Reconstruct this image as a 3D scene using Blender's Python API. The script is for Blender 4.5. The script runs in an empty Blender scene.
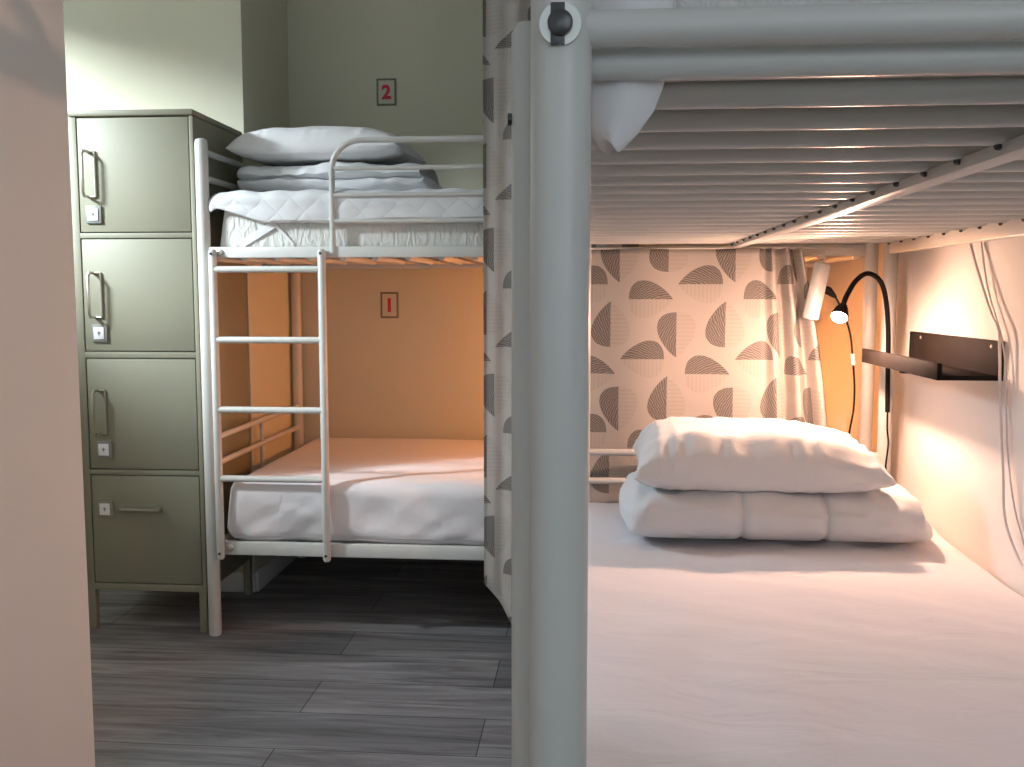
import bpy, bmesh, math, random
from mathutils import Vector, Matrix, noise
random.seed(7)
PI = math.pi
scene = bpy.context.scene
C = scene.collection

# ---------------------------------------------------------------- camera
cam_d = bpy.data.cameras.new('camera'); cam = bpy.data.objects.new('camera', cam_d); C.objects.link(cam)
cam_d.sensor_width = 36.0; cam_d.lens = 950.0 / 1024.0 * 36.0; cam_d.clip_start = 0.02
cam.location = (0, 0, 1.03)
cam.rotation_euler = (math.radians(90 - 5.3), 0, math.radians(4.75))
scene.camera = cam
scene.view_settings.view_transform = 'Standard'; scene.view_settings.look = 'None'
scene.view_settings.exposure = 0.1; scene.view_settings.gamma = 1.0
scene.view_settings.use_curve_mapping = False

# ---------------------------------------------------------------- world and daylight
w = bpy.data.worlds.new('world'); scene.world = w; w.use_nodes = True
w.node_tree.nodes['Background'].inputs[0].default_value = (0.62, 0.80, 1.0, 1)
w.node_tree.nodes['Background'].inputs[1].default_value = 1.6

def area_light(name, loc, target, sx, sy, power, col):
    l = bpy.data.lights.new(name, 'AREA'); l.shape = 'RECTANGLE'; l.size = sx; l.size_y = sy
    l.energy = power; l.color = col
    o = bpy.data.objects.new(name, l); C.objects.link(o); o.location = loc
    o.rotation_euler = (Vector(target) - Vector(loc)).to_track_quat('-Z', 'Y').to_euler()
    return o
# sky light that enters the alcove window on the left, and the window behind the camera; plus an added fill from the right
area_light('daylight_alcove_window', (-3.35, 1.30, 2.55), (-1.35, 3.15, 1.30), 0.45, 0.45, 300, (0.83, 0.94, 1.0))
area_light('skylight_alcove_window', (-3.0, 3.0, 2.3), (0.4, 1.9, 0.6), 0.5, 0.4, 85, (0.72, 0.86, 1.0))
area_light('daylight_rear_window', (-0.05, -2.28, 1.55), (-0.05, 1.5, 1.0), 1.3, 1.2, 0.4, (0.92, 1.0, 0.84))
area_light('side_fill_light', (0.81, -0.95, 1.50), (-0.95, -0.2, 1.0), 1.0, 1.1, 4, (1.0, 0.95, 0.90))  # added fill that brightens the near left wall, no known window there

# ---------------------------------------------------------------- materials
def new_mat(name):
    m = bpy.data.materials.new(name); m.use_nodes = True
    nt = m.node_tree; b = nt.nodes['Principled BSDF']
    return m, nt, b
def lnk(nt, a, b): nt.links.new(a, b)
def mat_paint(name, col, rough=0.85, var=0.04, scale=3.0, bump=0.0, bscale=180, metal=0.0, spec=0.5):
    m, nt, b = new_mat(name)
    tc = nt.nodes.new('ShaderNodeTexCoord')
    n = nt.nodes.new('ShaderNodeTexNoise'); n.inputs['Scale'].default_value = scale; n.inputs['Detail'].default_value = 3
    lnk(nt, tc.outputs['Object'], n.inputs['Vector'])
    r = nt.nodes.new('ShaderNodeValToRGB'); r.color_ramp.elements[0].position = 0.3; r.color_ramp.elements[1].position = 0.7
    r.color_ramp.elements[0].color = (*[c * (1 - var) for c in col], 1); r.color_ramp.elements[1].color = (*[min(1, c * (1 + var)) for c in col], 1)
    lnk(nt, n.outputs['Fac'], r.inputs['Fac']); lnk(nt, r.outputs['Color'], b.inputs['Base Color'])
    b.inputs['Roughness'].default_value = rough; b.inputs['Metallic'].default_value = metal
    b.inputs['Specular IOR Level'].default_value = spec
    if bump:
        n2 = nt.nodes.new('ShaderNodeTexNoise'); n2.inputs['Scale'].default_value = bscale; n2.inputs['Detail'].default_value = 2
        lnk(nt, tc.outputs['Object'], n2.inputs['Vector'])
        bp = nt.nodes.new('ShaderNodeBump'); bp.inputs['Strength'].default_value = bump; bp.inputs['Distance'].default_value = 0.002
        lnk(nt, n2.outputs['Fac'], bp.inputs['Height']); lnk(nt, bp.outputs['Normal'], b.inputs['Normal'])
    return m
M = {}
M['wall'] = mat_paint('cream wall paint', (0.69, 0.66, 0.52), 0.9, 0.02, 2, 0.15, 120)
M['wall_near'] = mat_paint('pale beige wall paint', (0.88, 0.84, 0.78), 0.9, 0.02, 2, 0.15, 120)
M['wall_white'] = mat_paint('white wall paint', (0.80, 0.78, 0.75), 0.88, 0.02, 2, 0.15, 120)
M['ceiling'] = mat_paint('white ceiling paint', (0.78, 0.77, 0.72), 0.95, 0.02, 2)
M['steel'] = mat_paint('white powder coated steel', (0.66, 0.66, 0.625), 0.36, 0.02, 8)
M['locker'] = mat_paint('greige locker lacquer', (0.265, 0.255, 0.185), 0.55, 0.03, 3, 0.05, 200)
M['locker_gap'] = mat_paint('dark door gap', (0.05, 0.05, 0.04), 0.7, 0.02, 3)
M['chrome'] = mat_paint('brushed nickel', (0.62, 0.60, 0.54), 0.35, 0.03, 20, metal=0.8)
M['dark_metal'] = mat_paint('dark screw metal', (0.10, 0.10, 0.10), 0.35, 0.05, 30, metal=0.8)
M['black'] = mat_paint('matt black coating', (0.011, 0.009, 0.009), 0.75, 0.1, 20, spec=0.12)
M['label'] = mat_paint('white lock label', (0.82, 0.84, 0.86), 0.5, 0.02, 20)
M['lockframe'] = mat_paint('grey lock surround', (0.25, 0.26, 0.24), 0.4, 0.04, 20)
M['plastic'] = mat_paint('white plastic', (0.80, 0.79, 0.75), 0.35, 0.02, 20)
M['cable'] = mat_paint('off white cable', (0.72, 0.68, 0.66), 0.5, 0.04, 30)
M['paper'] = mat_paint('beige sign paper', (0.66, 0.62, 0.50), 0.8, 0.02, 20)
M['signframe'] = mat_paint('grey brown sign border', (0.20, 0.17, 0.12), 0.6, 0.04, 40)
M['red'] = mat_paint('red sign ink', (0.60, 0.03, 0.06), 0.6, 0.03, 30)
M['window_frame'] = mat_paint('white window frame', (0.82, 0.82, 0.80), 0.4, 0.02, 10)

def mat_cloth(name, col, weave=900, wr=0.25, wscale=6, stretch=(1, 1, 1)):
    m, nt, b = new_mat(name)
    tc = nt.nodes.new('ShaderNodeTexCoord')
    mp = nt.nodes.new('ShaderNodeMapping'); mp.inputs['Scale'].default_value = stretch
    lnk(nt, tc.outputs['Object'], mp.inputs['Vector'])
    n = nt.nodes.new('ShaderNodeTexNoise'); n.inputs['Scale'].default_value = wscale; n.inputs['Detail'].default_value = 4; n.inputs['Distortion'].default_value = 0.8
    lnk(nt, mp.outputs['Vector'], n.inputs['Vector'])
    n2 = nt.nodes.new('ShaderNodeTexNoise'); n2.inputs['Scale'].default_value = weave
    lnk(nt, tc.outputs['Object'], n2.inputs['Vector'])
    b1 = nt.nodes.new('ShaderNodeBump'); b1.inputs['Strength'].default_value = wr; b1.inputs['Distance'].default_value = 0.02
    lnk(nt, n.outputs['Fac'], b1.inputs['Height'])
    b2 = nt.nodes.new('ShaderNodeBump'); b2.inputs['Strength'].default_value = 0.15; b2.inputs['Distance'].default_value = 0.001
    lnk(nt, n2.outputs['Fac'], b2.inputs['Height']); lnk(nt, b1.outputs['Normal'], b2.inputs['Normal'])
    lnk(nt, b2.outputs['Normal'], b.inputs['Normal'])
    b.inputs['Base Color'].default_value = (*col, 1); b.inputs['Roughness'].default_value = 0.9
    b.inputs['Sheen Weight'].default_value = 0.15; b.inputs['Specular IOR Level'].default_value = 0.2
    return m
M['sheet'] = mat_cloth('white cotton sheet', (0.81, 0.775, 0.79), 700, 0.22, 5, (1, 2.2, 1))
M['linen'] = mat_cloth('white pillow linen', (0.83, 0.82, 0.82), 700, 0.20, 9)
M['duvet'] = mat_cloth('white duvet cotton', (0.78, 0.78, 0.79), 700, 0.22, 10)
M['ticking'] = mat_cloth('textured mattress ticking', (0.74, 0.74, 0.70), 160, 0.5, 60, (1, 1, 0.35))

def mat_quilt():
    m, nt, b = new_mat('quilted topper fabric')
    tc = nt.nodes.new('ShaderNodeTexCoord'); sp = nt.nodes.new('ShaderNodeSeparateXYZ'); lnk(nt, tc.outputs['UV'], sp.inputs[0])
    def mth(op, a, c=None):
        n = nt.nodes.new('ShaderNodeMath'); n.operation = op
        for i, v in enumerate((a, c)):
            if v is None: continue
            if isinstance(v, (int, float)): n.inputs[i].default_value = v
            else: lnk(nt, v, n.inputs[i])
        return n.outputs[0]
    z1 = mth('ABSOLUTE', mth('SINE', mth('MULTIPLY', mth('ADD', sp.outputs[0], sp.outputs[1]), 38)))
    z2 = mth('ABSOLUTE', mth('SINE', mth('MULTIPLY', mth('SUBTRACT', sp.outputs[0], sp.outputs[1]), 38)))
    h = mth('POWER', mth('MULTIPLY', z1, z2), 0.4)
    bp = nt.nodes.new('ShaderNodeBump'); bp.inputs['Strength'].default_value = 0.4; bp.inputs['Distance'].default_value = 0.006
    lnk(nt, h, bp.inputs['Height']); lnk(nt, bp.outputs['Normal'], b.inputs['Normal'])
    b.inputs['Base Color'].default_value = (0.80, 0.81, 0.82, 1); b.inputs['Roughness'].default_value = 0.85
    return m
M['quilt'] = mat_quilt()

def mat_floor():
    m, nt, b = new_mat('grey oak laminate planks')
    tc = nt.nodes.new('ShaderNodeTexCoord')
    br = nt.nodes.new('ShaderNodeTexBrick'); br.offset = 0.37; br.inputs['Scale'].default_value = 1.0
    br.inputs['Brick Width'].default_value = 1.25; br.inputs['Row Height'].default_value = 0.19
    br.inputs['Mortar Size'].default_value = 0.0015; br.inputs['Mortar Smooth'].default_value = 0.2; br.inputs['Bias'].default_value = 0.0
    br.inputs['Color1'].default_value = (0.31, 0.30, 0.31, 1); br.inputs['Color2'].default_value = (0.195, 0.197, 0.212, 1); br.inputs['Mortar'].default_value = (0.04, 0.038, 0.036, 1)
    mp0 = nt.nodes.new('ShaderNodeMapping'); mp0.inputs['Location'].default_value = (0.25, 0.06, 0)
    lnk(nt, tc.outputs['Object'], mp0.inputs['Vector']); lnk(nt, mp0.outputs['Vector'], br.inputs['Vector'])
    mp = nt.nodes.new('ShaderNodeMapping'); mp.inputs['Scale'].default_value = (1.2, 14, 1)
    lnk(nt, tc.outputs['Object'], mp.inputs['Vector'])
    n = nt.nodes.new('ShaderNodeTexNoise'); n.inputs['Scale'].default_value = 1.5; n.inputs['Detail'].default_value = 7; n.inputs['Roughness'].default_value = 0.65; n.inputs['Distortion'].default_value = 1.2
    lnk(nt, mp.outputs['Vector'], n.inputs['Vector'])
    r = nt.nodes.new('ShaderNodeValToRGB'); r.color_ramp.elements[0].position = 0.32; r.color_ramp.elements[0].color = (0.42, 0.41, 0.41, 1)
    r.color_ramp.elements[1].position = 0.66; r.color_ramp.elements[1].color = (1.3, 1.28, 1.26, 1)
    lnk(nt, n.outputs['Fac'], r.inputs['Fac'])
    mx = nt.nodes.new('ShaderNodeMix'); mx.data_type = 'RGBA'; mx.blend_type = 'MULTIPLY'; mx.inputs['Factor'].default_value = 1
    lnk(nt, br.outputs['Color'], mx.inputs[6]); lnk(nt, r.outputs['Color'], mx.inputs[7]); lnk(nt, mx.outputs[2], b.inputs['Base Color'])
    b.inputs['Roughness'].default_value = 0.5
    bp = nt.nodes.new('ShaderNodeBump'); bp.inputs['Strength'].default_value = 0.15; bp.inputs['Distance'].default_value = 0.002
    lnk(nt, n.outputs['Fac'], bp.inputs['Height']); lnk(nt, bp.outputs['Normal'], b.inputs['Normal'])
    return m
M['floor'] = mat_floor()

def mat_curtain():
    """cream cotton printed with half leaves: dark hatched half, pale mirrored half"""
    m, nt, b = new_mat('leaf print curtain cotton')
    tc = nt.nodes.new('ShaderNodeTexCoord'); sp = nt.nodes.new('ShaderNodeSeparateXYZ'); lnk(nt, tc.outputs['UV'], sp.inputs[0])
    def mth(op, *a, clamp=False):
        n = nt.nodes.new('ShaderNodeMath'); n.operation = op; n.use_clamp = clamp
        for i, v in enumerate(a):
            if isinstance(v, (int, float)): n.inputs[i].default_value = v
            else: lnk(nt, v, n.inputs[i])
        return n.outputs[0]
    U, V = sp.outputs[0], sp.outputs[1]
    wob = nt.nodes.new('ShaderNodeTexNoise'); wob.inputs['Scale'].default_value = 70; wob.inputs['Detail'].default_value = 1
    lnk(nt, tc.outputs['UV'], wob.inputs['Vector'])
    wv = mth('MULTIPLY', mth('SUBTRACT', wob.outputs['Fac'], 0.5), 2.2)
    PU, PV = 0.314, 0.412
    k = 0.314 / 430.0
    # (tip x, tip y, root x, root y, side) in print units, y down; side = +1: dome to the left of tip->root
    mot = [(335, 172, 500, 172, +1), (315, 228, 150, 228, -1), (512, 237, 512, 408, -1), (330, 447, 330, 277, +1)]
    dark, pale = None, None
    for (tx, ty, rx, ry, side) in mot:
        for ox, oy in ((0, 0), (215, 282)):
            cu = ((tx + rx) / 2 + ox) * k; cv = -((ty + ry) / 2 + oy) * k
            du = (rx - tx); dv = -(ry - ty); L = math.hypot(du, dv); du /= L; dv /= L; L *= k
            pu = mth('WRAP', mth('SUBTRACT', U, cu), PU / 2, -PU / 2); pv = mth('WRAP', mth('SUBTRACT', V, cv), PV / 2, -PV / 2)
            s = mth('ADD', mth('DIVIDE', mth('ADD', mth('MULTIPLY', pu, du), mth('MULTIPLY', pv, dv)), L), 0.5)
            t = mth('DIVIDE', mth('MULTIPLY', mth('ADD', mth('MULTIPLY', pu, -dv), mth('MULTIPLY', pv, du)), side), L)
            sc = mth('MINIMUM', mth('MAXIMUM', s, 0.0), 1.0)
            h = mth('MULTIPLY', mth('MULTIPLY', mth('POWER', sc, 0.85), mth('POWER', mth('SUBTRACT', 1.0, sc), 0.42)), 0.96)
            ins = mth('LESS_THAN', t, h); pos = mth('GREATER_THAN', t, 0.0)
            inD = mth('MULTIPLY', ins, pos)
            ratio = mth('DIVIDE', t, mth('MAXIMUM', h, 0.02))
            # hatch: curved lines that follow the dome with a wobble
            ln_ = mth('SINE', mth('ADD', mth('MULTIPLY', mth('ADD', mth('MULTIPLY', t, 1.0), mth('MULTIPLY', mth('POWER', sc, 2.0), 0.45)), 115.0), mth('MULTIPLY', wv, 4.0)))
            hat = mth('ADD', 0.55, mth('MULTIPLY', mth('GREATER_THAN', ln_, -0.45), 0.45))
            D = mth('MULTIPLY', inD, hat)
            nt_ = mth('MULTIPLY', t, -1.0)
            inP = mth('MULTIPLY', mth('LESS_THAN', nt_, h), mth('GREATER_THAN', nt_, 0.0))
            lp = mth('ADD', 0.55, mth('MULTIPLY', mth('SINE', mth('MULTIPLY', s, 70.0)), 0.35))
            Pp = mth('MULTIPLY', inP, lp)
            dark = D if dark is None else mth('MAXIMUM', dark, D)
            pale = Pp if pale is None else mth('MAXIMUM', pale, Pp)
    m1 = nt.nodes.new('ShaderNodeMix'); m1.data_type = 'RGBA'
    m1.inputs[6].default_value = (0.60, 0.56, 0.52, 1); m1.inputs[7].default_value = (0.50, 0.46, 0.41, 1)
    lnk(nt, mth('MULTIPLY', pale, 0.75), m1.inputs['Factor'])
    m2 = nt.nodes.new('ShaderNodeMix'); m2.data_type = 'RGBA'; m2.inputs[7].default_value = (0.19, 0.17, 0.155, 1)
    lnk(nt, m1.outputs[2], m2.inputs[6]); lnk(nt, dark, m2.inputs['Factor']); lnk(nt, m2.outputs[2], b.inputs['Base Color'])
    b.inputs['Roughness'].default_value = 0.85
    wn = nt.nodes.new('ShaderNodeTexNoise'); wn.inputs['Scale'].default_value = 600; lnk(nt, tc.outputs['UV'], wn.inputs['Vector'])
    bp = nt.nodes.new('ShaderNodeBump'); bp.inputs['Strength'].default_value = 0.15; bp.inputs['Distance'].default_value = 0.001
    lnk(nt, wn.outputs['Fac'], bp.inputs['Height']); lnk(nt, bp.outputs['Normal'], b.inputs['Normal'])
    # thin cotton lets some light through
    tr = nt.nodes.new('ShaderNodeBsdfTranslucent'); lnk(nt, m2.outputs[2], tr.inputs['Color'])
    ms = nt.nodes.new('ShaderNodeMixShader'); ms.inputs[0].default_value = 0.18
    out = nt.nodes['Material Output']; lnk(nt, b.outputs[0], ms.inputs[1]); lnk(nt, tr.outputs[0], ms.inputs[2]); lnk(nt, ms.outputs[0], out.inputs['Surface'])
    return m
M['curtain'] = mat_curtain()

def mat_emit(name, col, strength):
    m, nt, b = new_mat(name)
    n = nt.nodes.new('ShaderNodeTexNoise'); n.inputs['Scale'].default_value = 3
    b.inputs['Base Color'].default_value = (0.9, 0.9, 0.9, 1)
    b.inputs['Emission Color'].default_value = (*col, 1); b.inputs['Emission Strength'].default_value = strength
    return m
M['bulb'] = mat_emit('lit warm bulb', (1.0, 0.58, 0.41), 2000)
M['bulb_far'] = mat_emit('lit amber bulb', (1.0, 0.33, 0.08), 2200)

def mat_glass():
    m, nt, b = new_mat('window glass')
    tr = nt.nodes.new('ShaderNodeBsdfTransparent'); gl = nt.nodes.new('ShaderNodeBsdfGlossy'); gl.inputs['Roughness'].default_value = 0.02
    ms = nt.nodes.new('ShaderNodeMixShader'); ms.inputs[0].default_value = 0.06
    lnk(nt, tr.outputs[0], ms.inputs[1]); lnk(nt, gl.outputs[0], ms.inputs[2]); lnk(nt, ms.outputs[0], nt.nodes['Material Output'].inputs['Surface'])
    return m
M['glass'] = mat_glass()

# ---------------------------------------------------------------- mesh helpers
def add_box(bm, x0, x1, y0, y1, z0, z1, bev=0.0, seg=2, rot=None, piv=None):
    r = bmesh.ops.create_cube(bm, size=1.0); vs = r['verts']
    for v in vs:
        v.co = Vector(((x0 + x1) / 2 + v.co.x * (x1 - x0), (y0 + y1) / 2 + v.co.y * (y1 - y0), (z0 + z1) / 2 + v.co.z * (z1 - z0)))
    if rot is not None:
        p = Vector(piv) if piv else Vector(((x0 + x1) / 2, (y0 + y1) / 2, (z0 + z1) / 2))
        for v in vs: v.co = rot @ (v.co - p) + p
    if bev > 0:
        es = list({e for v in vs for e in v.link_edges})
        bmesh.ops.bevel(bm, geom=es, offset=bev, segments=seg, profile=0.5, affect='EDGES')
def smooth_path(pts, n=6):
    P = [Vector(p) for p in pts]; out = []
    for i in range(len(P) - 1):
        a = P[max(i - 1, 0)]; b = P[i]; c = P[i + 1]; d = P[min(i + 2, len(P) - 1)]
        for j in range(n):
            t = j / n
            out.append(0.5 * ((2 * b) + (-a + c) * t + (2 * a - 5 * b + 4 * c - d) * t * t + (-a + 3 * b - 3 * c + d) * t ** 3))
    out.append(P[-1]); return out
def add_tube(bm, pts, r, n=14, cap=True, squash=None):
    P = [Vector(p) for p in pts]; rings = []
    t0 = (P[1] - P[0]).normalized(); nrm = t0.orthogonal().normalized()
    for i, p in enumerate(P):
        if i == 0: t = t0
        elif i == len(P) - 1: t = (P[i] - P[i - 1]).normalized()
        else: t = ((P[i + 1] - p).normalized() + (p - P[i - 1]).normalized()).normalized()
        nrm = (nrm - t * nrm.dot(t)).normalized(); bi = t.cross(nrm)
        rr = r[i] if isinstance(r, (list, tuple)) else r
        rings.append([bm.verts.new(p + (nrm * math.cos(2 * PI * k / n) + bi * math.sin(2 * PI * k / n)) * rr) for k in range(n)])
    for a, b in zip(rings[:-1], rings[1:]):
        for k in range(n): bm.faces.new((a[k], a[(k + 1) % n], b[(k + 1) % n], b[k]))
    if cap: bm.faces.new(rings[0][::-1]); bm.faces.new(rings[-1])
def add_sphere(bm, c, r, sx=1, sy=1, sz=1, u=16, v=10):
    res = bmesh.ops.create_uvsphere(bm, u_segments=u, v_segments=v, radius=r)
    for q in res['verts']: q.co = Vector((q.co.x * sx, q.co.y * sy, q.co.z * sz)) + Vector(c)
def obj(name, bm, mat, parent=None, smooth=True, uv=False):
    bmesh.ops.recalc_face_normals(bm, faces=bm.faces[:])
    me = bpy.data.meshes.new(name); bm.to_mesh(me); bm.free()
    if smooth:
        me.polygons.foreach_set('use_smooth', [True] * len(me.polygons))
        try: me.set_sharp_from_angle(angle=math.radians(40))
        except Exception: pass
    o = bpy.data.objects.new(name, me); C.objects.link(o)
    o.data.materials.append(mat)
    if parent: o.parent = parent; o.matrix_parent_inverse = Matrix.Translation(-parent.location) if parent.parent is None else (parent.matrix_parent_inverse.inverted() @ Matrix.Identity(4)) if False else Matrix.Translation(-parent.location)
    return o
def boxo(name, dims, mat, parent=None, bev=0.0, **k):
    bm = bmesh.new(); add_box(bm, *dims, bev=bev, **k); return obj(name, bm, mat, parent)
def tubeo(name, pts, r, mat, parent=None, n=14):
    bm = bmesh.new(); add_tube(bm, pts, r, n); return obj(name, bm, mat, parent)
def tag(o, label, cat, group=None):
    o['label'] = label; o['category'] = cat
    if group: o['group'] = group
    return o
def empty(name, loc, label, cat, group=None):
    o = bpy.data.objects.new(name, None); C.objects.link(o); o.location = loc; o.empty_display_size = 0.05
    return tag(o, label, cat, group)
def struct(o):
    o['kind'] = 'structure'; return o
def nz(x, y, z=0.0): return noise.noise(Vector((x, y, z)))
def cyl_y(bm, c, r, y0, y1, n=18, bev=0.0):
    add_tube(bm, [(c[0], y0, c[1]), (c[0], y1, c[1])], r, n)

# ---------------------------------------------------------------- room shell
CE = 2.55; XR_W = 0.83; YB = 3.64; XA = -2.30; YR = -2.30; XN = -0.95; YN = 1.69; XBUMP = -1.16; YBUMP = 3.15
struct(boxo('floor', (XA - .15, XR_W + .15, YR - .15, YB + .15, -0.10, 0.0), M['floor']))
struct(boxo('ceiling', (XA - .15, XR_W + .15, YR - .15, YB + .15, CE, CE + 0.1), M['ceiling']))

struct(boxo('wall_far', (XBUMP, XR_W + .12, YB, YB + .12, 0, CE), M['wall']))
struct(boxo('wall_far_projection', (XA, XBUMP, YBUMP, YB + .12, 0, CE), M['wall']))
def wall_hole(name, axis, a0, a1, pos, th, h0, h1, z0, z1, mat):
    bm = bmesh.new()
    for (s0, s1, b0, b1) in ((a0, h0, 0, CE), (h1, a1, 0, CE), (h0, h1, 0, z0), (h0, h1, z1, CE)):
        if axis == 'y': add_box(bm, pos - th, pos, s0, s1, b0, b1)
        else: add_box(bm, s0, s1, pos - th, pos, b0, b1)
    return struct(obj(name, bm, mat, smooth=False))
wall_hole('wall_alcove', 'y', YN - .12, YBUMP, XA, .14, 1.75, 3.0, 1.61, 2.13, M['wall'])
wall_hole('wall_right', 'y', YR, YB, XR_W + .12, .12, -1.50, -0.40, 0.9, 2.4, M['wall_white'])  # the opening is cut for the added side window
wall_hole('wall_rear', 'x', XN, XR_W, YR, .12, -0.72, 0.62, 0.9, 2.15, M['wall'])
bm = bmesh.new(); add_box(bm, XN - .12, XN, YR, YN, 0, CE); add_box(bm, XA, XN - .12, YN - .12, YN, 0, CE)
struct(obj('wall_left', bm, M['wall_near'], smooth=False))
# windows
def window(name, axis, pos, h0, h1, z0, z1):
    bm = bmesh.new(); f = .045; d = .05
    for (s0, s1, b0, b1) in ((h0, h0 + f, z0, z1), (h1 - f, h1, z0, z1), (h0 + f, h1 - f, z0, z0 + f), (h0 + f, h1 - f, z1 - f, z1)):
        if axis == 'y': add_box(bm, pos - .09, pos - .09 + d, s0, s1, b0, b1)
        else: add_box(bm, s0, s1, pos - .09, pos - .09 + d, b0, b1)
    o = struct(obj(name, bm, M['window_frame'], smooth=False))
    if axis == 'y': boxo('pane', (pos - .07, pos - .066, h0 + f, h1 - f, z0 + f, z1 - f), M['glass'], o)
    else: boxo('pane', (h0 + f, h1 - f, pos - .07, pos - .066, z0 + f, z1 - f), M['glass'], o)
    return o
window('window_1', 'y', XA, 1.75, 3.0, 1.61, 2.13)
window('window_2', 'x', YR, -0.72, 0.62, 0.9, 2.15)
window('added_side_window', 'y', XR_W + .12, -1.50, -0.40, 0.9, 2.4)  # invented, unseen window put in to light the left wall from the right
# baseboards
struct(boxo('baseboard_far', (XBUMP + .012, XR_W - .012, YB - .012, YB, 0, 0.07), M['window_frame'], bev=.003))
struct(boxo('baseboard_right', (XR_W - .012, XR_W, YR, YB - .012, 0, 0.07), M['window_frame'], bev=.003))
struct(boxo('baseboard_projection', (XBUMP, XBUMP + .012, YBUMP, YB, 0, 0.07), M['window_frame'], bev=.003))
struct(boxo('baseboard_alcove', (XA, XBUMP, YBUMP - .012, YBUMP, 0, 0.07), M['window_frame'], bev=.003))

# ---------------------------------------------------------------- bunk beds
R_POST = .0188
def bunk(root, fm, L, W, slat_z, end_tube_z=None, ladder_s=(.03, .36), plugs=False, guard_s=None, nsl=20, ladder_top=1.163):
    """fm(s, t, z) -> world; s along the length, t across from the ladder side"""
    def bx(bm, s0, s1, t0, t1, z0, z1, bev=.003):
        a = fm(s0, t0, z0); b = fm(s1, t1, z1)
        add_box(bm, min(a[0], b[0]), max(a[0], b[0]), min(a[1], b[1]), max(a[1], b[1]), z0, z1, bev=bev)
    for s in (0, L):
        for t in (0, W):
            bm = bmesh.new(); p = fm(s, t, 0)
            prof = [(0.0, .0165), (.006, R_POST), (1.470, R_POST), (1.480, .0165), (1.484, .009)]
            add_tube(bm, [(p[0], p[1], z) for z, _ in prof], [r for _, r in prof], 28)
            add_tube(bm, [(p[0], p[1], 1.318), (p[0], p[1], 1.321)], R_POST + .0008, 28)
            obj('post', bm, M['steel'], root)
    for z0 in (0.252, 1.139):
        for t, nm in ((0, 'side_rail'), (W, 'side_rail')):
            bm = bmesh.new(); bx(bm, R_POST - .004, L - R_POST + .004, t - .010, t + .010, z0, z0 + (.040 if z0 < 1 else .032)); obj(nm, bm, M['steel'], root)
        bm = bmesh.new(); bx(bm, .02, L - .02, W / 2 - .014, W / 2 + .014, z0 - .004 + (slat_z - 1.155 if z0 > 1 else 0), z0 + .010 + (slat_z - 1.155 if z0 > 1 else 0), .004); obj('centre_support', bm, M['steel'], root)
        sz = slat_z if z0 > 1 else z0 + .022
        n = nsl
        for i in range(n):
            s = .022 + (L - .06) * i / (n - 1)
            bm = bmesh.new(); add_tube(bm, [fm(s, .006, sz), fm(s, W - .006, sz)], .0098, 14)
            obj('slat', bm, M['steel'], root)
            if plugs and z0 > 1:
                for t in (W / 2 - .016, W - .018):
                    bm = bmesh.new(); q = fm(s, t, sz - .0105); add_sphere(bm, q, .0042, u=10, v=6); obj('slat_plug', bm, M['dark_metal'], root)
    # end frames
    for s in (0, L):
        for z in ([.272, 1.155 if end_tube_z is None else end_tube_z]):
            tubeo('end_rail', [fm(s, .012, z), fm(s, W - .012, z)], .0110, M['steel'], root, 20)
        for z in (.520, .600, 1.372, 1.448):
            tubeo('end_rail', [fm(s, .012, z), fm(s, W - .012, z)], .0095, M['steel'], root, 16)
        for z0, z1 in ((.275, .600), (1.16, 1.448)):
            tubeo('end_upright', [fm(s, W * .52, z0), fm(s, W * .52, z1)], .0075, M['steel'], root, 12)
    # guard rail on the ladder side
    g0, g1 = guard_s; r = .085; tt = -.009
    pts = [fm(g0, tt, 1.150), fm(g0, tt, 1.472 - r)]
    for k in range(1, 9):
        a = PI / 2 * k / 8; pts.append(fm(g0 + r * (1 - math.cos(a)), tt, 1.472 - r + r * math.sin(a)))
    pts += [fm(g1, tt, 1.472)]
    bm = bmesh.new(); add_tube(bm, pts, .0085, 14)
    for z in (1.393, 1.317, 1.243): add_tube(bm, [fm(g0, tt, z), fm(g1, tt, z)], .0068, 12)
    obj('guard_rail', bm, M['steel'], root)
    # ladder
    la, lb = ladder_s; lt = -.0240
    for s in (la, lb):
        bm = bmesh.new()
        add_tube(bm, [fm(s, lt, .243), fm(s, lt, .250), fm(s, lt, ladder_top - .006), fm(s, lt, ladder_top)], [.008, .0118, .0118, .008], 18)
        lp = obj('ladder_post', bm, M['steel'], root)
        for z in (.262, 1.150):
            bm = bmesh.new(); add_tube(bm, [fm(s, lt - .0105, z), fm(s, lt - .0142, z)], .0042, 10); obj('screw', bm, M['dark_metal'], root)
    for z in (1.105, .900, .694, .488):
        tubeo('rung', [fm(la, lt, z), fm(lb, lt, z)], .0098, M['steel'], root, 14)
    return root

far = empty('bunk_bed', (-1.134, 2.73, 0), 'white metal bunk bed with ladder beside the locker, numbered 1 and 2', 'bunk bed')
bunk(far, lambda s, t, z: (-1.134 + s, 2.73 + t, z), 1.907, .865, 1.140, guard_s=(.388, 1.895), ladder_s=(.034, .358))
for x, z in ((-1.082, 1.154), (-1.076, .272)):
    bm = bmesh.new(); add_tube(bm, [(x, 2.7205, z), (x, 2.717, z), (x, 2.715, z)], [.0105, .0105, .007], 18); obj('bolt', bm, M['chrome'], far)
near = empty('bunk_bed', (-0.0195, 0.6, 0), 'white metal bunk bed in the foreground with slatted underside and thick front post', 'bunk bed')
bunk(near, lambda s, t, z: (-0.0195 + t, 0.6 + s, z), 2.0, .806, 1.1755, end_tube_z=1.192, plugs=True, guard_s=(.42, 1.98), ladder_s=(.062, .39), nsl=21, ladder_top=1.213)
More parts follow.
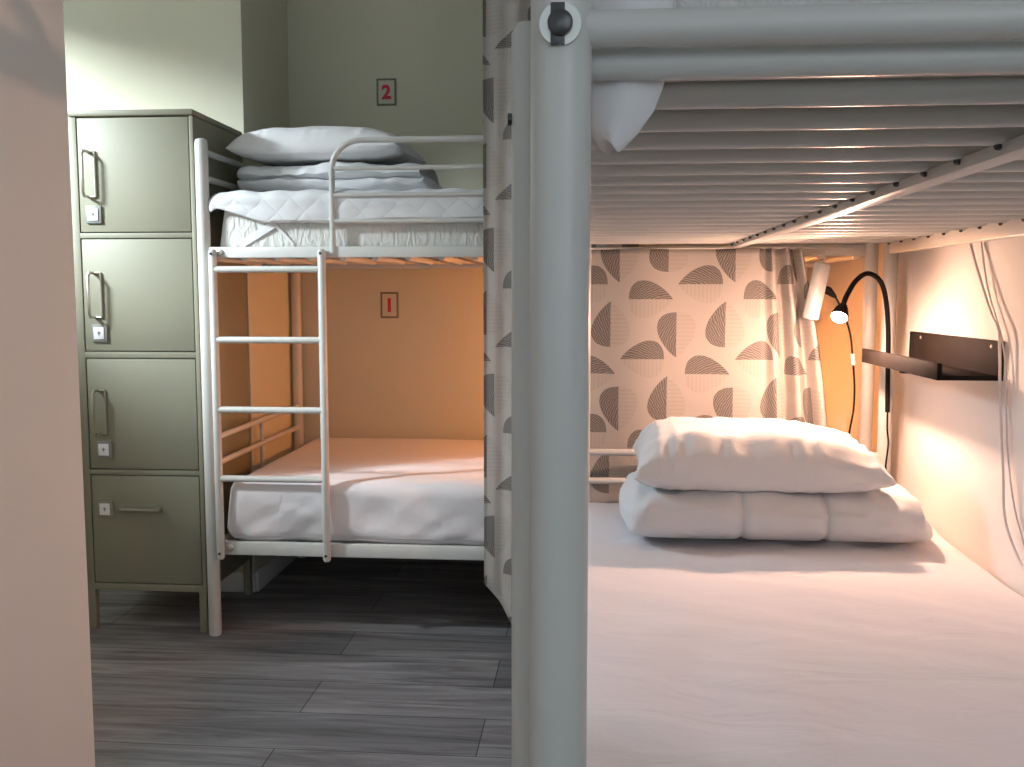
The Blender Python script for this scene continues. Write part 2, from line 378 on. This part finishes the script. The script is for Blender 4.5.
# big bolt on the near post
bm = bmesh.new(); add_tube(bm, [(-.0195, .583, 1.190), (-.0195, .579, 1.190)], .0125, 24); bo = obj('bolt_washer', bm, M['chrome'], near)
bm = bmesh.new(); add_tube(bm, [(-.0195, .580, 1.190), (-.0195, .5755, 1.190), (-.0195, .574, 1.190)], [.0075, .0075, .005], 20); obj('bolt_head', bm, M['dark_metal'], near)
bm = bmesh.new(); add_box(bm, -.0255, -.0165, .5785, .5805, 1.1775, 1.2025, .001); obj('bolt_clip', bm, M['dark_metal'], near)

# ---------------------------------------------------------------- locker
LX0, LX1, LY0, LY1, LT = -1.541, -1.161, 2.738, 3.135, 1.571
loc = empty('locker', ((LX0 + LX1) / 2, (LY0 + LY1) / 2, 0), 'tall greige metal locker with three doors and a drawer, left of the bunk bed', 'locker')
bm = bmesh.new()
add_box(bm, LX0, LX1, LY0 + .016, LY1, .128, LT - .020, .002)
add_box(bm, LX0, LX0 + .024, LY0, LY0 + .016, .128, LT - .020, .001); add_box(bm, LX1 - .012, LX1, LY0, LY0 + .016, .128, LT - .020, .001)
for z0, z1 in ((.128, .149), (.488, .503), (.843, .861), (1.199, 1.214)): add_box(bm, LX0 + .024, LX1 - .012, LY0, LY0 + .016, z0, z1, .001)
obj('body', bm, M['locker'], loc)
bm = bmesh.new(); add_box(bm, LX0 - .002, LX1 + .002, LY0 - .004, LY1, LT - .018, LT, .006); obj('top_panel', bm, M['locker'], loc)
for x in (LX0 + .012, LX1 - .014):
    for y in (LY0 + .014, LY1 - .014):
        bm = bmesh.new(); add_box(bm, x - .012, x + .012, y - .012, y + .012, 0, .130, .003); obj('leg', bm, M['locker'], loc)
fronts = [(.152, .485, 'drawer'), (.506, .840, 'door'), (.864, 1.196, 'door'), (1.217, 1.549, 'door')]
for i, (z0, z1, nm) in enumerate(fronts):
    bm = bmesh.new(); add_box(bm, LX0 + .027, LX1 - .015, LY0 + .001, LY0 + .015, z0, z1, .0025)
    d = obj(nm, bm, M['locker'], loc)
    x = LX0 + .027
    def sub(bm, nme, mat):
        return obj(nme, bm, mat, d)
    # a child of the door: keep world coordinates
    if nm == 'door':
        hx = x + .030 + (.004 if i < 3 else 0); hz = {3: 1.386, 2: 1.031, 1: .679}[i]; hh = .066
        hm = M['chrome'] if i > 1 else M['locker']
        bm = bmesh.new()
        # recessed plate rim
        rim = [(hx + .017, LY0, hz - hh), (hx + .017, LY0, hz + hh)]
        for zz in (hz - hh, hz + hh): add_tube(bm, [(hx, LY0 - .004, zz), (hx + .022, LY0 - .003, zz)], .0030, 8)
        pts = [(hx, LY0, hz - hh), (hx, LY0 - .024, hz - hh), (hx, LY0 - .033, hz - hh + .010), (hx, LY0 - .033, hz + hh - .010), (hx, LY0 - .024, hz + hh), (hx, LY0, hz + hh)]
        add_tube(bm, pts, .0048, 10)
        add_tube(bm, [(hx + .022, LY0 - .003, hz - hh), (hx + .022, LY0 - .003, hz + hh)], .0030, 8)
        sub(bm, 'handle', hm)
        lx, lz = hx + .014, hz - hh - .052 + (.004 if i < 3 else 0)
    else:
        hz = .385; bm = bmesh.new()
        pts = [(x + .098, LY0, hz), (x + .098, LY0 - .020, hz), (x + .108, LY0 - .028, hz), (x + .205, LY0 - .028, hz), (x + .215, LY0 - .020, hz), (x + .215, LY0, hz)]
        add_tube(bm, pts, .0055, 10); add_box(bm, x + .09, x + .222, LY0 - .001, LY0 + .002, hz - .012, hz + .012, .001)
        sub(bm, 'handle', M['locker'])
        lx, lz = x + .044, .382
    bm = bmesh.new(); add_box(bm, lx - .024, lx + .024, LY0 - .006, LY0 + .002, lz - .026, lz + .026, .002); sub(bm, 'lock_surround', M['lockframe'] if i > 0 else M['locker'])
    bm = bmesh.new(); add_box(bm, lx - .017, lx + .015, LY0 - .0085, LY0 - .005, lz - .018, lz + .018, .001); sub(bm, 'lock_label', M['label'])
    bm = bmesh.new(); add_box(bm, lx - .0015, lx + .0015, LY0 - .0095, LY0 - .0082, lz - .006, lz + .006); add_box(bm, lx - .005, lx + .005, LY0 - .0095, LY0 - .0082, lz + .000, lz + .003); sub(bm, 'lock_mark', M['lockframe'])

# ---------------------------------------------------------------- soft things
def soft_box(x0, x1, y0, y1, z0, z1, r=.04, nx=60, ny=60, nzv=8, fn=None, pw=5.0):
    """rounded slab made of a gridded cube pushed to rounded edges"""
    bm = bmesh.new()
    cx, cy, cz = (x0 + x1) / 2, (y0 + y1) / 2, (z0 + z1) / 2; hx, hy, hz = (x1 - x0) / 2, (y1 - y0) / 2, (z1 - z0) / 2
    vd = {}
    def V(i, j, k):
        key = (i, j, k)
        if key not in vd:
            p = Vector(((i / nx * 2 - 1) * hx, (j / ny * 2 - 1) * hy, (k / nzv * 2 - 1) * hz))
            q = Vector((max(-hx + r, min(hx - r, p.x)), max(-hy + r, min(hy - r, p.y)), max(-hz + r, min(hz - r, p.z))))
            dd = p - q
            if dd.length > 1e-6: p = q + dd.normalized() * r
            w_ = p + Vector((cx, cy, cz))
            if fn: w_ = fn(w_, (p.x / hx, p.y / hy, p.z / hz))
            vd[key] = bm.verts.new(w_)
        return vd[key]
    def q(a, b, c, d): bm.faces.new((a, b, c, d))
    for i in range(nx):
        for j in range(ny):
            for k in (0, nzv): q(V(i, j, k), V(i + 1, j, k), V(i + 1, j + 1, k), V(i, j + 1, k))
    for i in range(nx):
        for k in range(nzv):
            for j in (0, ny): q(V(i, j, k), V(i + 1, j, k), V(i + 1, j, k + 1), V(i, j, k + 1))
    for j in range(ny):
        for k in range(nzv):
            for i in (0, nx): q(V(i, j, k), V(i, j + 1, k), V(i, j + 1, k + 1), V(i, j, k + 1))
    return bm
# near lower mattress with sheet
def near_f(p, u):
    p = p.copy()
    if u[2] > 0:
        a = max(0, min(1, (u[2]) * 1.0))
        p.z += a * (.008 * nz(p.x * 3, p.y * 2.2, 1) + .005 * nz(p.x * 9, p.y * 5, 2) + .006 * abs(nz(p.x * 4 + p.y * 7, p.y * 3, 6)))
        hump = math.exp(-((p.x - .80) / .06) ** 2 - ((p.y - 2.33) / .10) ** 2); p.z += a * .022 * hump
        p.z += a * .012 * math.exp(-((p.y - 2.12) / .02) ** 2) * nz(p.x * 14, 3, 3) * (1 if p.x < .7 else 0)
    if u[1] > .9: p.y = min(p.y, 2.572)
    return p
bm = soft_box(-.029, .826, .625, 2.572, .292, .476, .035, 90, 150, 8, near_f)
tag(obj('mattress', bm, M['sheet']), 'mattress under a white sheet on the near lower bunk, lit by the bulb', 'mattress')
# near upper mattress (end just visible above the slats)
bm = soft_box(.000, .765, .650, 2.570, 1.188, 1.335, .03, 30, 60, 6, None)
tag(obj('mattress', bm, M['ticking']), 'white mattress lying on the slats of the near upper bunk', 'mattress')
# far lower mattress
def far_f(p, u):
    p = p.copy()
    if u[2] > -.2:
        a = max(0, min(1, (u[2] + .2)))
        p.z += a * (.005 * nz(p.x * 3, p.y * 4, 5) + .004 * nz(p.x * 2 + p.y * 5, p.y * 8, 8))
    if u[1] < -.8:
        rr = abs(nz(p.x * 3.5 + p.z * 7, p.z * 5, 4)) + .5 * abs(nz(p.x * 9 - p.z * 12, p.z * 4, 9))
        p.y += (.002 + .017 * (1 - u[2]) * rr)
    if u[2] < -.80 and p.y < 3: p.y = max(p.y, 2.745)
    if u[0] < -.8: p.x += .018 * (1 + u[2]) * .8
    return p
bm = soft_box(-1.108, .745, 2.716, 3.60, .286, .483, .045, 120, 50, 18, far_f)
tag(obj('mattress', bm, M['sheet']), 'mattress under a white sheet on the far lower bunk, below sign 1', 'mattress')
# sheet corner hanging under the far rail
# far upper mattress and quilted topper
bm = soft_box(-1.105, .745, 2.748, 3.585, 1.152, 1.305, .022, 100, 30, 12, lambda p, u: p + Vector((.012 * (1 + u[2]) if u[0] < -.9 else 0, 0, 0)))
tag(obj('mattress', bm, M['ticking']), 'textured white mattress on the far upper bunk, below sign 2', 'mattress')
def topper():
    bm = bmesh.new(); uvl = bm.loops.layers.uv.new('UVMap')
    nx, ns = 170, 46; x0, x1 = -1.112, .748; grid = []
    for i in range(nx + 1):
        x = x0 + (x1 - x0) * i / nx
        hem = 1.242 + .010 * min(1, max(0, (x + .95) / .5)) + .002 * math.sin(x * 19)
        if x < -.93: hem = 1.236 + (-.93 - x) / .18 * .058
        row = []
        for j in range(ns + 1):
            t = j / ns
            top = 1.326 + .004 * nz(x * 8, t * 5) + .0025 * math.sin(x * 60) * (1 if t > .6 else .4)
            if t < .62: y = 3.58 - (3.58 - 2.755) * (t / .62); z = top
            else:
                q = (t - .62) / .38
                if q < .35: a = q / .35 * PI / 2; y = 2.755 - .024 * math.sin(a); z = top - .024 * (1 - math.cos(a))
                else: y = 2.731 + .004 * nz(x * 12, q * 3); z = (top - .024) + (hem - (top - .024)) * (q - .35) / .65
            if x < -1.08: z -= (-1.08 - x) ** 2 * 18
            row.append((Vector((x, y, z)), (x, (3.58 - y) + (1.33 - z))))
        grid.append([(bm.verts.new(p), uv) for p, uv in row])
    for i in range(nx):
        for j in range(ns):
            q = [grid[i][j], grid[i + 1][j], grid[i + 1][j + 1], grid[i][j + 1]]
            f = bm.faces.new([a[0] for a in q])
            for l, a in zip(f.loops, q): l[uvl].uv = a[1]
    o = obj('mattress_topper', bm, M['quilt'])
    s = o.modifiers.new('thickness', 'SOLIDIFY'); s.thickness = .009; s.offset = 1
    return o
tp = topper(); tag(tp, 'quilted white topper draped over the far upper mattress', 'mattress topper')
# hem piping and corner strap
bm = bmesh.new()
hemp = []
for i in range(60):
    x = -1.112 + 1.86 * i / 59
    hem = 1.242 + .010 * min(1, max(0, (x + .95) / .5)) + .002 * math.sin(x * 19)
    if x < -.93: hem = 1.236 + (-.93 - x) / .18 * .058
    hemp.append((x, 2.729, hem))
add_tube(bm, hemp, .0042, 8); pp = obj('piping', bm, M['linen'], tp)
for (a, b) in (((-.925, 1.238), (-1.030, 1.178)), ((-.925, 1.238), (-.870, 1.178))):
    bm = bmesh.new()
    d = Vector((b[0] - a[0], 0, b[1] - a[1])).normalized(); n_ = Vector((-d.z, 0, d.x)) * (.011 if b[0] < a[0] else .004)
    A = Vector((a[0], 2.7405, a[1])); B = Vector((b[0], 2.7440, b[1]))
    vs = [bm.verts.new(q) for q in (A - n_, A + n_, B + n_, B - n_)]
    vs2 = [bm.verts.new(q.co + Vector((0, .0015, 0))) for q in vs]
    bm.faces.new(vs); bm.faces.new(vs2[::-1])
    for k in range(4): bm.faces.new((vs[k], vs2[k], vs2[(k + 1) % 4], vs[(k + 1) % 4]))
    obj('corner_strap', bm, M['linen'], tp, smooth=False)

def pillow(name, c, hx, hy, h, label, rz=0.0, seed=0, right_soft=1.0, flat=.35, nx=70, ny=50, tiltx=0.0, tilty=0.0, crease=.004):
    bm = bmesh.new(); R = Matrix.Rotation(rz, 3, 'Z') @ Matrix.Rotation(tiltx, 3, 'X') @ Matrix.Rotation(tilty, 3, 'Y')
    top, bot = [], []
    for i in range(nx + 1):
        u = i / nx * 2 - 1; rt, rb = [], []
        for j in range(ny + 1):
            v = j / ny * 2 - 1
            x = hx * u * (1 - .05 * (1 - abs(v) ** 2) * (abs(u) ** 3)); y = hy * v * (1 - .07 * (1 - abs(u) ** 2) * (abs(v) ** 3))
            pu = 6.0 if u < 0 else 4.2 - 1.8 * right_soft
            e = max(0, 1 - abs(u) ** pu) ** .5 * max(0, 1 - abs(v) ** 4.5) ** .5
            edge = (1 - e)
            wr = crease * nz(u * 3 + seed, v * 3, seed) * e + crease * .8 * edge * math.sin((u + nz(u * 3, seed) * .3) * 26) * e * 2 + crease * 1.4 * edge * e * math.sin(v * 19 + seed)
            zt = h * (1 - flat) * e + wr; zb = -h * flat * e + wr * .3
            p1 = R @ Vector((x, y, zt)); p2 = R @ Vector((x, y, zb))
            v1 = bm.verts.new(p1 + Vector(c)); rt.append(v1)
            if i in (0, nx) or j in (0, ny): rb.append(v1)
            else: rb.append(bm.verts.new(p2 + Vector(c)))
        top.append(rt); bot.append(rb)
    for i in range(nx):
        for j in range(ny):
            bm.faces.new((top[i][j], top[i + 1][j], top[i + 1][j + 1], top[i][j + 1]))
            q = (bot[i][j], bot[i][j + 1], bot[i + 1][j + 1], bot[i + 1][j])
            try: bm.faces.new(q)
            except ValueError: pass
    o = obj(name, bm, M['linen']); return tag(o, label, 'pillow')
def duvet(x0, x1, y0, y1, z0, h, label, seams=(), grooves=(), seed=0, slope_r=.03, slope_l=.0, lump=.008, nx=110, nth=72):
    bm = bmesh.new(); rings = []
    cy, hy = (y0 + y1) / 2, (y1 - y0) / 2
    for i in range(nx + 1):
        u = i / nx * 2 - 1; x = (x0 + x1) / 2 + (x1 - x0) / 2 * u
        e = max(.0, 1 - abs(u) ** 14) ** .5
        sg = sum(math.exp(-((x - s) / .008) ** 2) for s in seams)
        ring = []
        for k in range(nth):
            a = 2 * PI * k / nth; ca, sa = math.cos(a), math.sin(a)
            yy = math.copysign(abs(ca) ** .55, ca); zz = math.copysign(abs(sa) ** .7, sa)
            f = 1.0
            g = sum(dep * math.exp(-((zz - gz) / .13) ** 2) for gz, dep in grooves) * (1 if ca < 0.2 else .3)
            y = cy + (yy * (hy - g) * (1 - .06 * sg)) * (.80 + .20 * e)
            z = z0 + h / 2 + zz * (h / 2) * (1 - .09 * sg) * (.55 + .45 * e)
            if zz < -.8: z = max(z, z0)
            w_ = lump * nz(x * 7 + seed, y * 9, zz * 1.2 + seed) + lump * .5 * nz(x * 24 + seed, y * 14, zz * 3)
            if zz > -.7: z += w_ * .8; y += w_ * (-1 if ca < 0 else 1)
            xx = x
            if u > .85: xx -= slope_r * (zz + 1) * (u - .85) / .15 * .5
            if u < -.85: xx += slope_l * (zz + 1) * (-u - .85) / .15 * .5
            ring.append(bm.verts.new((xx, y, z)))
        rings.append(ring)
    for a, b in zip(rings[:-1], rings[1:]):
        for k in range(nth): bm.faces.new((a[k], a[(k + 1) % nth], b[(k + 1) % nth], b[k]))
    for ring, s in ((rings[0], -1), (rings[-1], 1)):
        c = sum((v.co for v in ring), Vector()) / nth
        inner = [bm.verts.new(c + (v.co - c) * .6 + Vector((s * .012, 0, 0))) for v in ring]
        ce = bm.verts.new(c + Vector((s * .015, 0, 0)))
        for k in range(nth):
            bm.faces.new((ring[k], ring[(k + 1) % nth], inner[(k + 1) % nth], inner[k])); bm.faces.new((inner[k], inner[(k + 1) % nth], ce))
    return tag(obj('folded_duvet', bm, M['duvet']), label, 'duvet')
duvet(.082, .762, 2.055, 2.49, .481, .116, 'white duvet folded under the pillow on the near lower bunk', seams=(.335, .515), grooves=(), seed=3, slope_r=.07, slope_l=.01, lump=.012)
pillow('pillow', (.385, 2.295, .627), .282, .220, .140, 'plump white pillow glowing under the lit reading lamp', seed=2, right_soft=.7, flat=.30, rz=math.radians(-2), crease=.013)
duvet(-1.100, -.475, 2.88, 3.28, 1.336, .104, 'white duvet folded under the pillow on the far upper bunk', seams=(), grooves=((.05, .045),), seed=9, slope_r=.08, lump=.014)
pillow('pillow', (-.838, 3.06, 1.478), .270, .200, .108, 'white pillow on the far upper bunk under sign 2', seed=5, right_soft=.6, flat=.30, rz=math.radians(-3), crease=.005)

# cloth corner hanging off the near upper bunk
bm = bmesh.new()
prof = [(1.235, -.002, .052), (1.20, -.002, .050), (1.172, -.002, .048), (1.150, -.002, .040), (1.136, -.001, .030), (1.128, .004, .022), (1.1255, .009, .018)]
rings = []
for z, xa, xb in prof:
    ring = []
    for k in range(24):
        a = 2 * PI * k / 24; cx, hx = (xa + xb) / 2, (xb - xa) / 2
        ring.append(bm.verts.new((cx + hx * math.cos(a), .636 + .0085 * math.sin(a) * (1 + .25 * math.sin(3 * a)), z + (.003 * math.sin(a * 2)))))
    rings.append(ring)
for a, b in zip(rings[:-1], rings[1:]):
    for k in range(24): bm.faces.new((a[k], a[(k + 1) % 24], b[(k + 1) % 24], b[k]))
bm.faces.new(rings[-1]); bm.faces.new(rings[0][::-1])
tag(obj('sheet_corner', bm, M['linen']), 'white bedding corner hanging through the slats beside the near front post', 'bedding')

# ---------------------------------------------------------------- curtains
def curtain(name, label, x0, x1, ztop, hemf, yf, xf=None, nx=220, nzz=60, uoff=(0, 0)):
    bm = bmesh.new(); uvl = bm.loops.layers.uv.new('UVMap'); g = []
    us = [0.0]
    for i in range(1, nx + 1):
        a = i / nx; b = (i - 1) / nx
        us.append(us[-1] + math.hypot((x1 - x0) / nx, yf(a, .5) - yf(b, .5)))
    for i in range(nx + 1):
        a = i / nx; row = []
        hz = hemf(a)
        for j in range(nzz + 1):
            d = j / nzz; z = ztop + (hz - ztop) * d
            x = xf(a, d) if xf else x0 + (x1 - x0) * a
            row.append((bm.verts.new((x, yf(a, d), z)), (us[i] + uoff[0], z + uoff[1])))
        g.append(row)
    for i in range(nx):
        for j in range(nzz):
            q = [g[i][j], g[i + 1][j], g[i + 1][j + 1], g[i][j + 1]]
            f = bm.faces.new([a[0] for a in q])
            for l, a in zip(f.loops, q): l[uvl].uv = a[1]
    o = obj(name, bm, M['curtain']); s = o.modifiers.new('thickness', 'SOLIDIFY'); s.thickness = .0012
    return tag(o, label, 'curtain')
curtain('curtain', 'floor length leaf print curtain hanging from the ceiling behind the thick post', -.305, .150, 2.44,
        lambda a: .19 - .13 * min(1, a / .22) + (.01 * math.sin(a * 20)),
        lambda a, d: 2.680 + .010 * math.sin(a * 21 + .6) + .005 * math.sin(a * 47 + d * 2) + .004 * (1 - math.exp(-a * 30)),
        uoff=(.05, .02))
def bx_(a, d):
    return -.05 + .725 * a - (.115 * (1 - d) ** 2.0) * max(0, (a - .6) / .4) ** 1.5
def by_(a, d):
    g = max(0, min(1, (a - .72) / .1)); return 2.644 + .006 * math.sin(a * 15 + 1) + g * (.021 * math.sin(a * 62 + d * 1.2) - .006)
curtain('curtain', 'leaf print curtain under the near upper bunk, behind the glowing pillow', -.05, .675, 1.156,
        lambda a: .16, by_, bx_, uoff=(-.044, .05))
tag(tubeo('curtain_wire', [(-.06, 2.644, 1.158), (.70, 2.644, 1.158)], .003, M['steel']), 'thin white wire holding the curtain under the near upper bunk', 'curtain rod')
tag(boxo('curtain_rail', (-.33, .18, 2.666, 2.694, 2.44, 2.55), M['steel'], bev=.003), 'white ceiling rail carrying the floor length curtain', 'curtain rail')

# ---------------------------------------------------------------- signs
def sign(ch, x0, x1, z0, z1, label):
    root = empty('wall_sign', ((x0 + x1) / 2, YB, (z0 + z1) / 2), label, 'sign', None)
    bm = bmesh.new(); add_box(bm, x0, x1, YB - .004, YB, z0, z1, .0008); obj('border', bm, M['signframe'], root)
    f = .0075; bm = bmesh.new(); add_box(bm, x0 + f, x1 - f, YB - .0052, YB - .0035, z0 + f, z1 - f); obj('paper', bm, M['paper'], root)
    cu = bpy.data.curves.new('number', 'FONT'); cu.body = ch; cu.size = .070; cu.align_x = 'CENTER'; cu.align_y = 'CENTER'; cu.extrude = .0006; cu.offset = .0028
    t = bpy.data.objects.new('tmp', cu); C.objects.link(t)
    dg = bpy.context.evaluated_depsgraph_get(); me = bpy.data.meshes.new_from_object(t.evaluated_get(dg))
    bpy.data.objects.remove(t); bpy.data.curves.remove(cu)
    xs = [v.co.x for v in me.vertices]; ys = [v.co.y for v in me.vertices]; mx, my = (min(xs) + max(xs)) / 2, (min(ys) + max(ys)) / 2
    for v in me.vertices: v.co = Vector(((v.co.x - mx) + (x0 + x1) / 2, YB - .0060 - v.co.z, (v.co.y - my) + (z0 + z1) / 2))
    me.materials.clear(); me.materials.append(M['red'])
    o = bpy.data.objects.new('number', me); C.objects.link(o); o.parent = root; o.matrix_parent_inverse = Matrix.Translation(-root.location)
sign('2', -.818, -.742, 1.747, 1.848, 'small framed sign high on the wall above the pillow, red number 2')
sign('1', -.813, -.743, .942, 1.043, 'small framed sign on the wall under the upper bunk, red number 1')

# ---------------------------------------------------------------- wall shelf
sh = empty('wall_shelf', (XR_W, 2.22, .87), 'narrow black picture ledge shelf on the right wall', 'shelf')
SY0, SY1 = 1.985, 2.525
bm = bmesh.new(); add_box(bm, XR_W - .012, XR_W - .0002, SY0, SY1, .858, .938, .001); obj('back_panel', bm, M['black'], sh)
bm = bmesh.new(); add_box(bm, .710, XR_W - .012, SY0, SY1, .858, .868, .001); obj('ledge', bm, M['black'], sh)
bm = bmesh.new(); add_box(bm, .700, .710, SY0, SY1, .858, .893, .001); obj('front_lip', bm, M['black'], sh)
for y in (2.02, 2.44):
    bm = bmesh.new(); add_tube(bm, [(XR_W - .0115, y, .926), (XR_W - .0135, y, .926)], .004, 12); obj('screw', bm, M['chrome'], sh)

# ---------------------------------------------------------------- reading lamps
def lamp(stem, bulb, label, bulbmat, mount_z=.80, aim=(.36, .40, .86)):
    root = empty('reading_lamp', (stem[0], stem[1], mount_z), label, 'lamp')
    sx, sy = stem; b = Vector(bulb)
    pts = [(sx + .006, sy, mount_z - .02), (sx + .003, sy, .84), (sx, sy, .94), (sx - .012, sy - .012, 1.018), (sx - .036, sy - .040, 1.066), (sx - .076, sy - .070, 1.085), (sx - .113, sy - .100, 1.066), (sx - .142, sy - .132, 1.030)]
    pts.append(tuple(b + Vector(aim).normalized() * .034))
    bm = bmesh.new(); add_tube(bm, smooth_path(pts, 8), .0062, 14); obj('gooseneck', bm, M['black'], root)
    bm = bmesh.new(); ax = Vector(aim).normalized()
    sp_ = [b + ax * .036, b + ax * .032, b + ax * .022, b + ax * .008, b + ax * .002]
    add_tube(bm, sp_, [.0065, .0100, .0150, .0195, .0200], 24, cap=False)
    sd = obj('lamp_shade', bm, M['black'], root); s = sd.modifiers.new('t', 'SOLIDIFY'); s.thickness = .001; s.offset = 0
    bm = bmesh.new(); add_sphere(bm, (0, 0, 0), .0182, sz=.62, u=24, v=14)
    q = ax.to_track_quat('Z', 'Y')
    for v in bm.verts: v.co = q @ v.co + b - ax * .001
    obj('bulb', bm, bulbmat, root)
    return root
l1 = lamp((.770, 2.545), (.605, 2.388, .978), 'black gooseneck reading lamp with a lit bulb above the pillow', M['bulb'], .745)
pts = smooth_path([(.776, 2.545, .726), (.777, 2.545, .68), (.781, 2.545, .64), (.778, 2.55, .58), (.783, 2.552, .53), (.786, 2.556, .49)], 5)
tubeo('cable', pts, .0024, M['black'], l1, 8)
bm = bmesh.new(); add_tube(bm, [(.806, 2.545, .845), (.773, 2.545, .845)], .004, 10); add_box(bm, .805, XR_W - .0002, 2.532, 2.558, .828, .862, .002); obj('wall_bracket', bm, M['black'], l1)
l2 = lamp((.790, 3.575), (.46, 3.30, .985), 'second black gooseneck reading lamp lighting the far lower bunk', M['bulb_far'], .78, aim=(.6, .1, .6))
bm = bmesh.new(); add_tube(bm, [(.806, 3.575, .845), (.793, 3.575, .845)], .004, 10); add_box(bm, .805, XR_W - .0002, 3.562, 3.588, .828, .862, .002); obj('wall_bracket', bm, M['black'], l2)

# ---------------------------------------------------------------- power strip by the curtain
ps = empty('power_strip', (.60, 2.59, 1.05), 'white power strip hanging at the curtain edge beside the bulb', 'power strip')
Rt = Matrix.Rotation(math.radians(11), 3, 'Y') @ Matrix.Rotation(math.radians(24), 3, 'Z')
bm = bmesh.new(); add_box(bm, .576, .612, 2.568, 2.600, .965, 1.118, .007, 3, rot=Rt); obj('casing', bm, M['plastic'], ps)
for dz in (-.062, -.052):
    bm = bmesh.new(); add_sphere(bm, (.580 + (dz + .062) * .2, 2.5655, 1.04 + dz), .0022, u=8, v=6); obj('screw', bm, M['dark_metal'], ps)
tubeo('cable', smooth_path([(.612, 2.588, 1.108), (.613, 2.59, 1.14), (.60, 2.594, 1.155)], 5), .003, M['cable'], ps, 8)
pl = empty('power_plug', (.65, 2.588, 1.035), 'black plug with a thin cord pushed into the power strip', 'plug')
bm = bmesh.new(); add_tube(bm, [(.612, 2.588, 1.048), (.626, 2.588, 1.042), (.638, 2.588, 1.031), (.646, 2.588, 1.024)], [.010, .011, .007, .0035], 14); obj('plug_body', bm, M['black'], pl)
tubeo('cord', smooth_path([(.644, 2.588, 1.026), (.664, 2.59, .99), (.688, 2.60, .93), (.700, 2.61, .86), (.712, 2.63, .79), (.716, 2.645, .72), (.708, 2.65, .65), (.704, 2.65, .56)], 6), .0026, M['black'], pl, 8)
bm = bmesh.new(); add_tube(bm, [(.698, 2.608, .875), (.704, 2.615, .845)], .0055, 12); obj('cord_switch', bm, M['plastic'], pl)

# ---------------------------------------------------------------- cables on the right wall
def wcable(name, pix, label, r=.0028, xw=.812, end=None):
    pts = []
    for (y, z) in pix: pts.append((xw, y, z))
    return tag(tubeo(name, smooth_path(pts, 6), r, M['cable'], None, 10), label, 'cable', 'white cables on the right wall')
WC1 = [(2.141, 1.149), (2.108, 1.101), (2.021, 1.0), (1.972, 0.951), (1.953, 0.823), (1.924, 0.687), (1.904, 0.591), (1.832, 0.528), (1.79, 0.521)]
WC2 = [(2.108, 1.147), (2.06, 1.041), (1.987, 0.951), (1.956, 0.878), (1.936, 0.745), (1.897, 0.633), (1.841, 0.558), (1.796, 0.516)]
wcable('wall_cable', WC1, 'white cable down the right wall, crossing in front of the black shelf')
wcable('wall_cable', WC2, 'thinner cable beside it, passing the camera-side end of the black shelf', r=.0019, xw=.822)
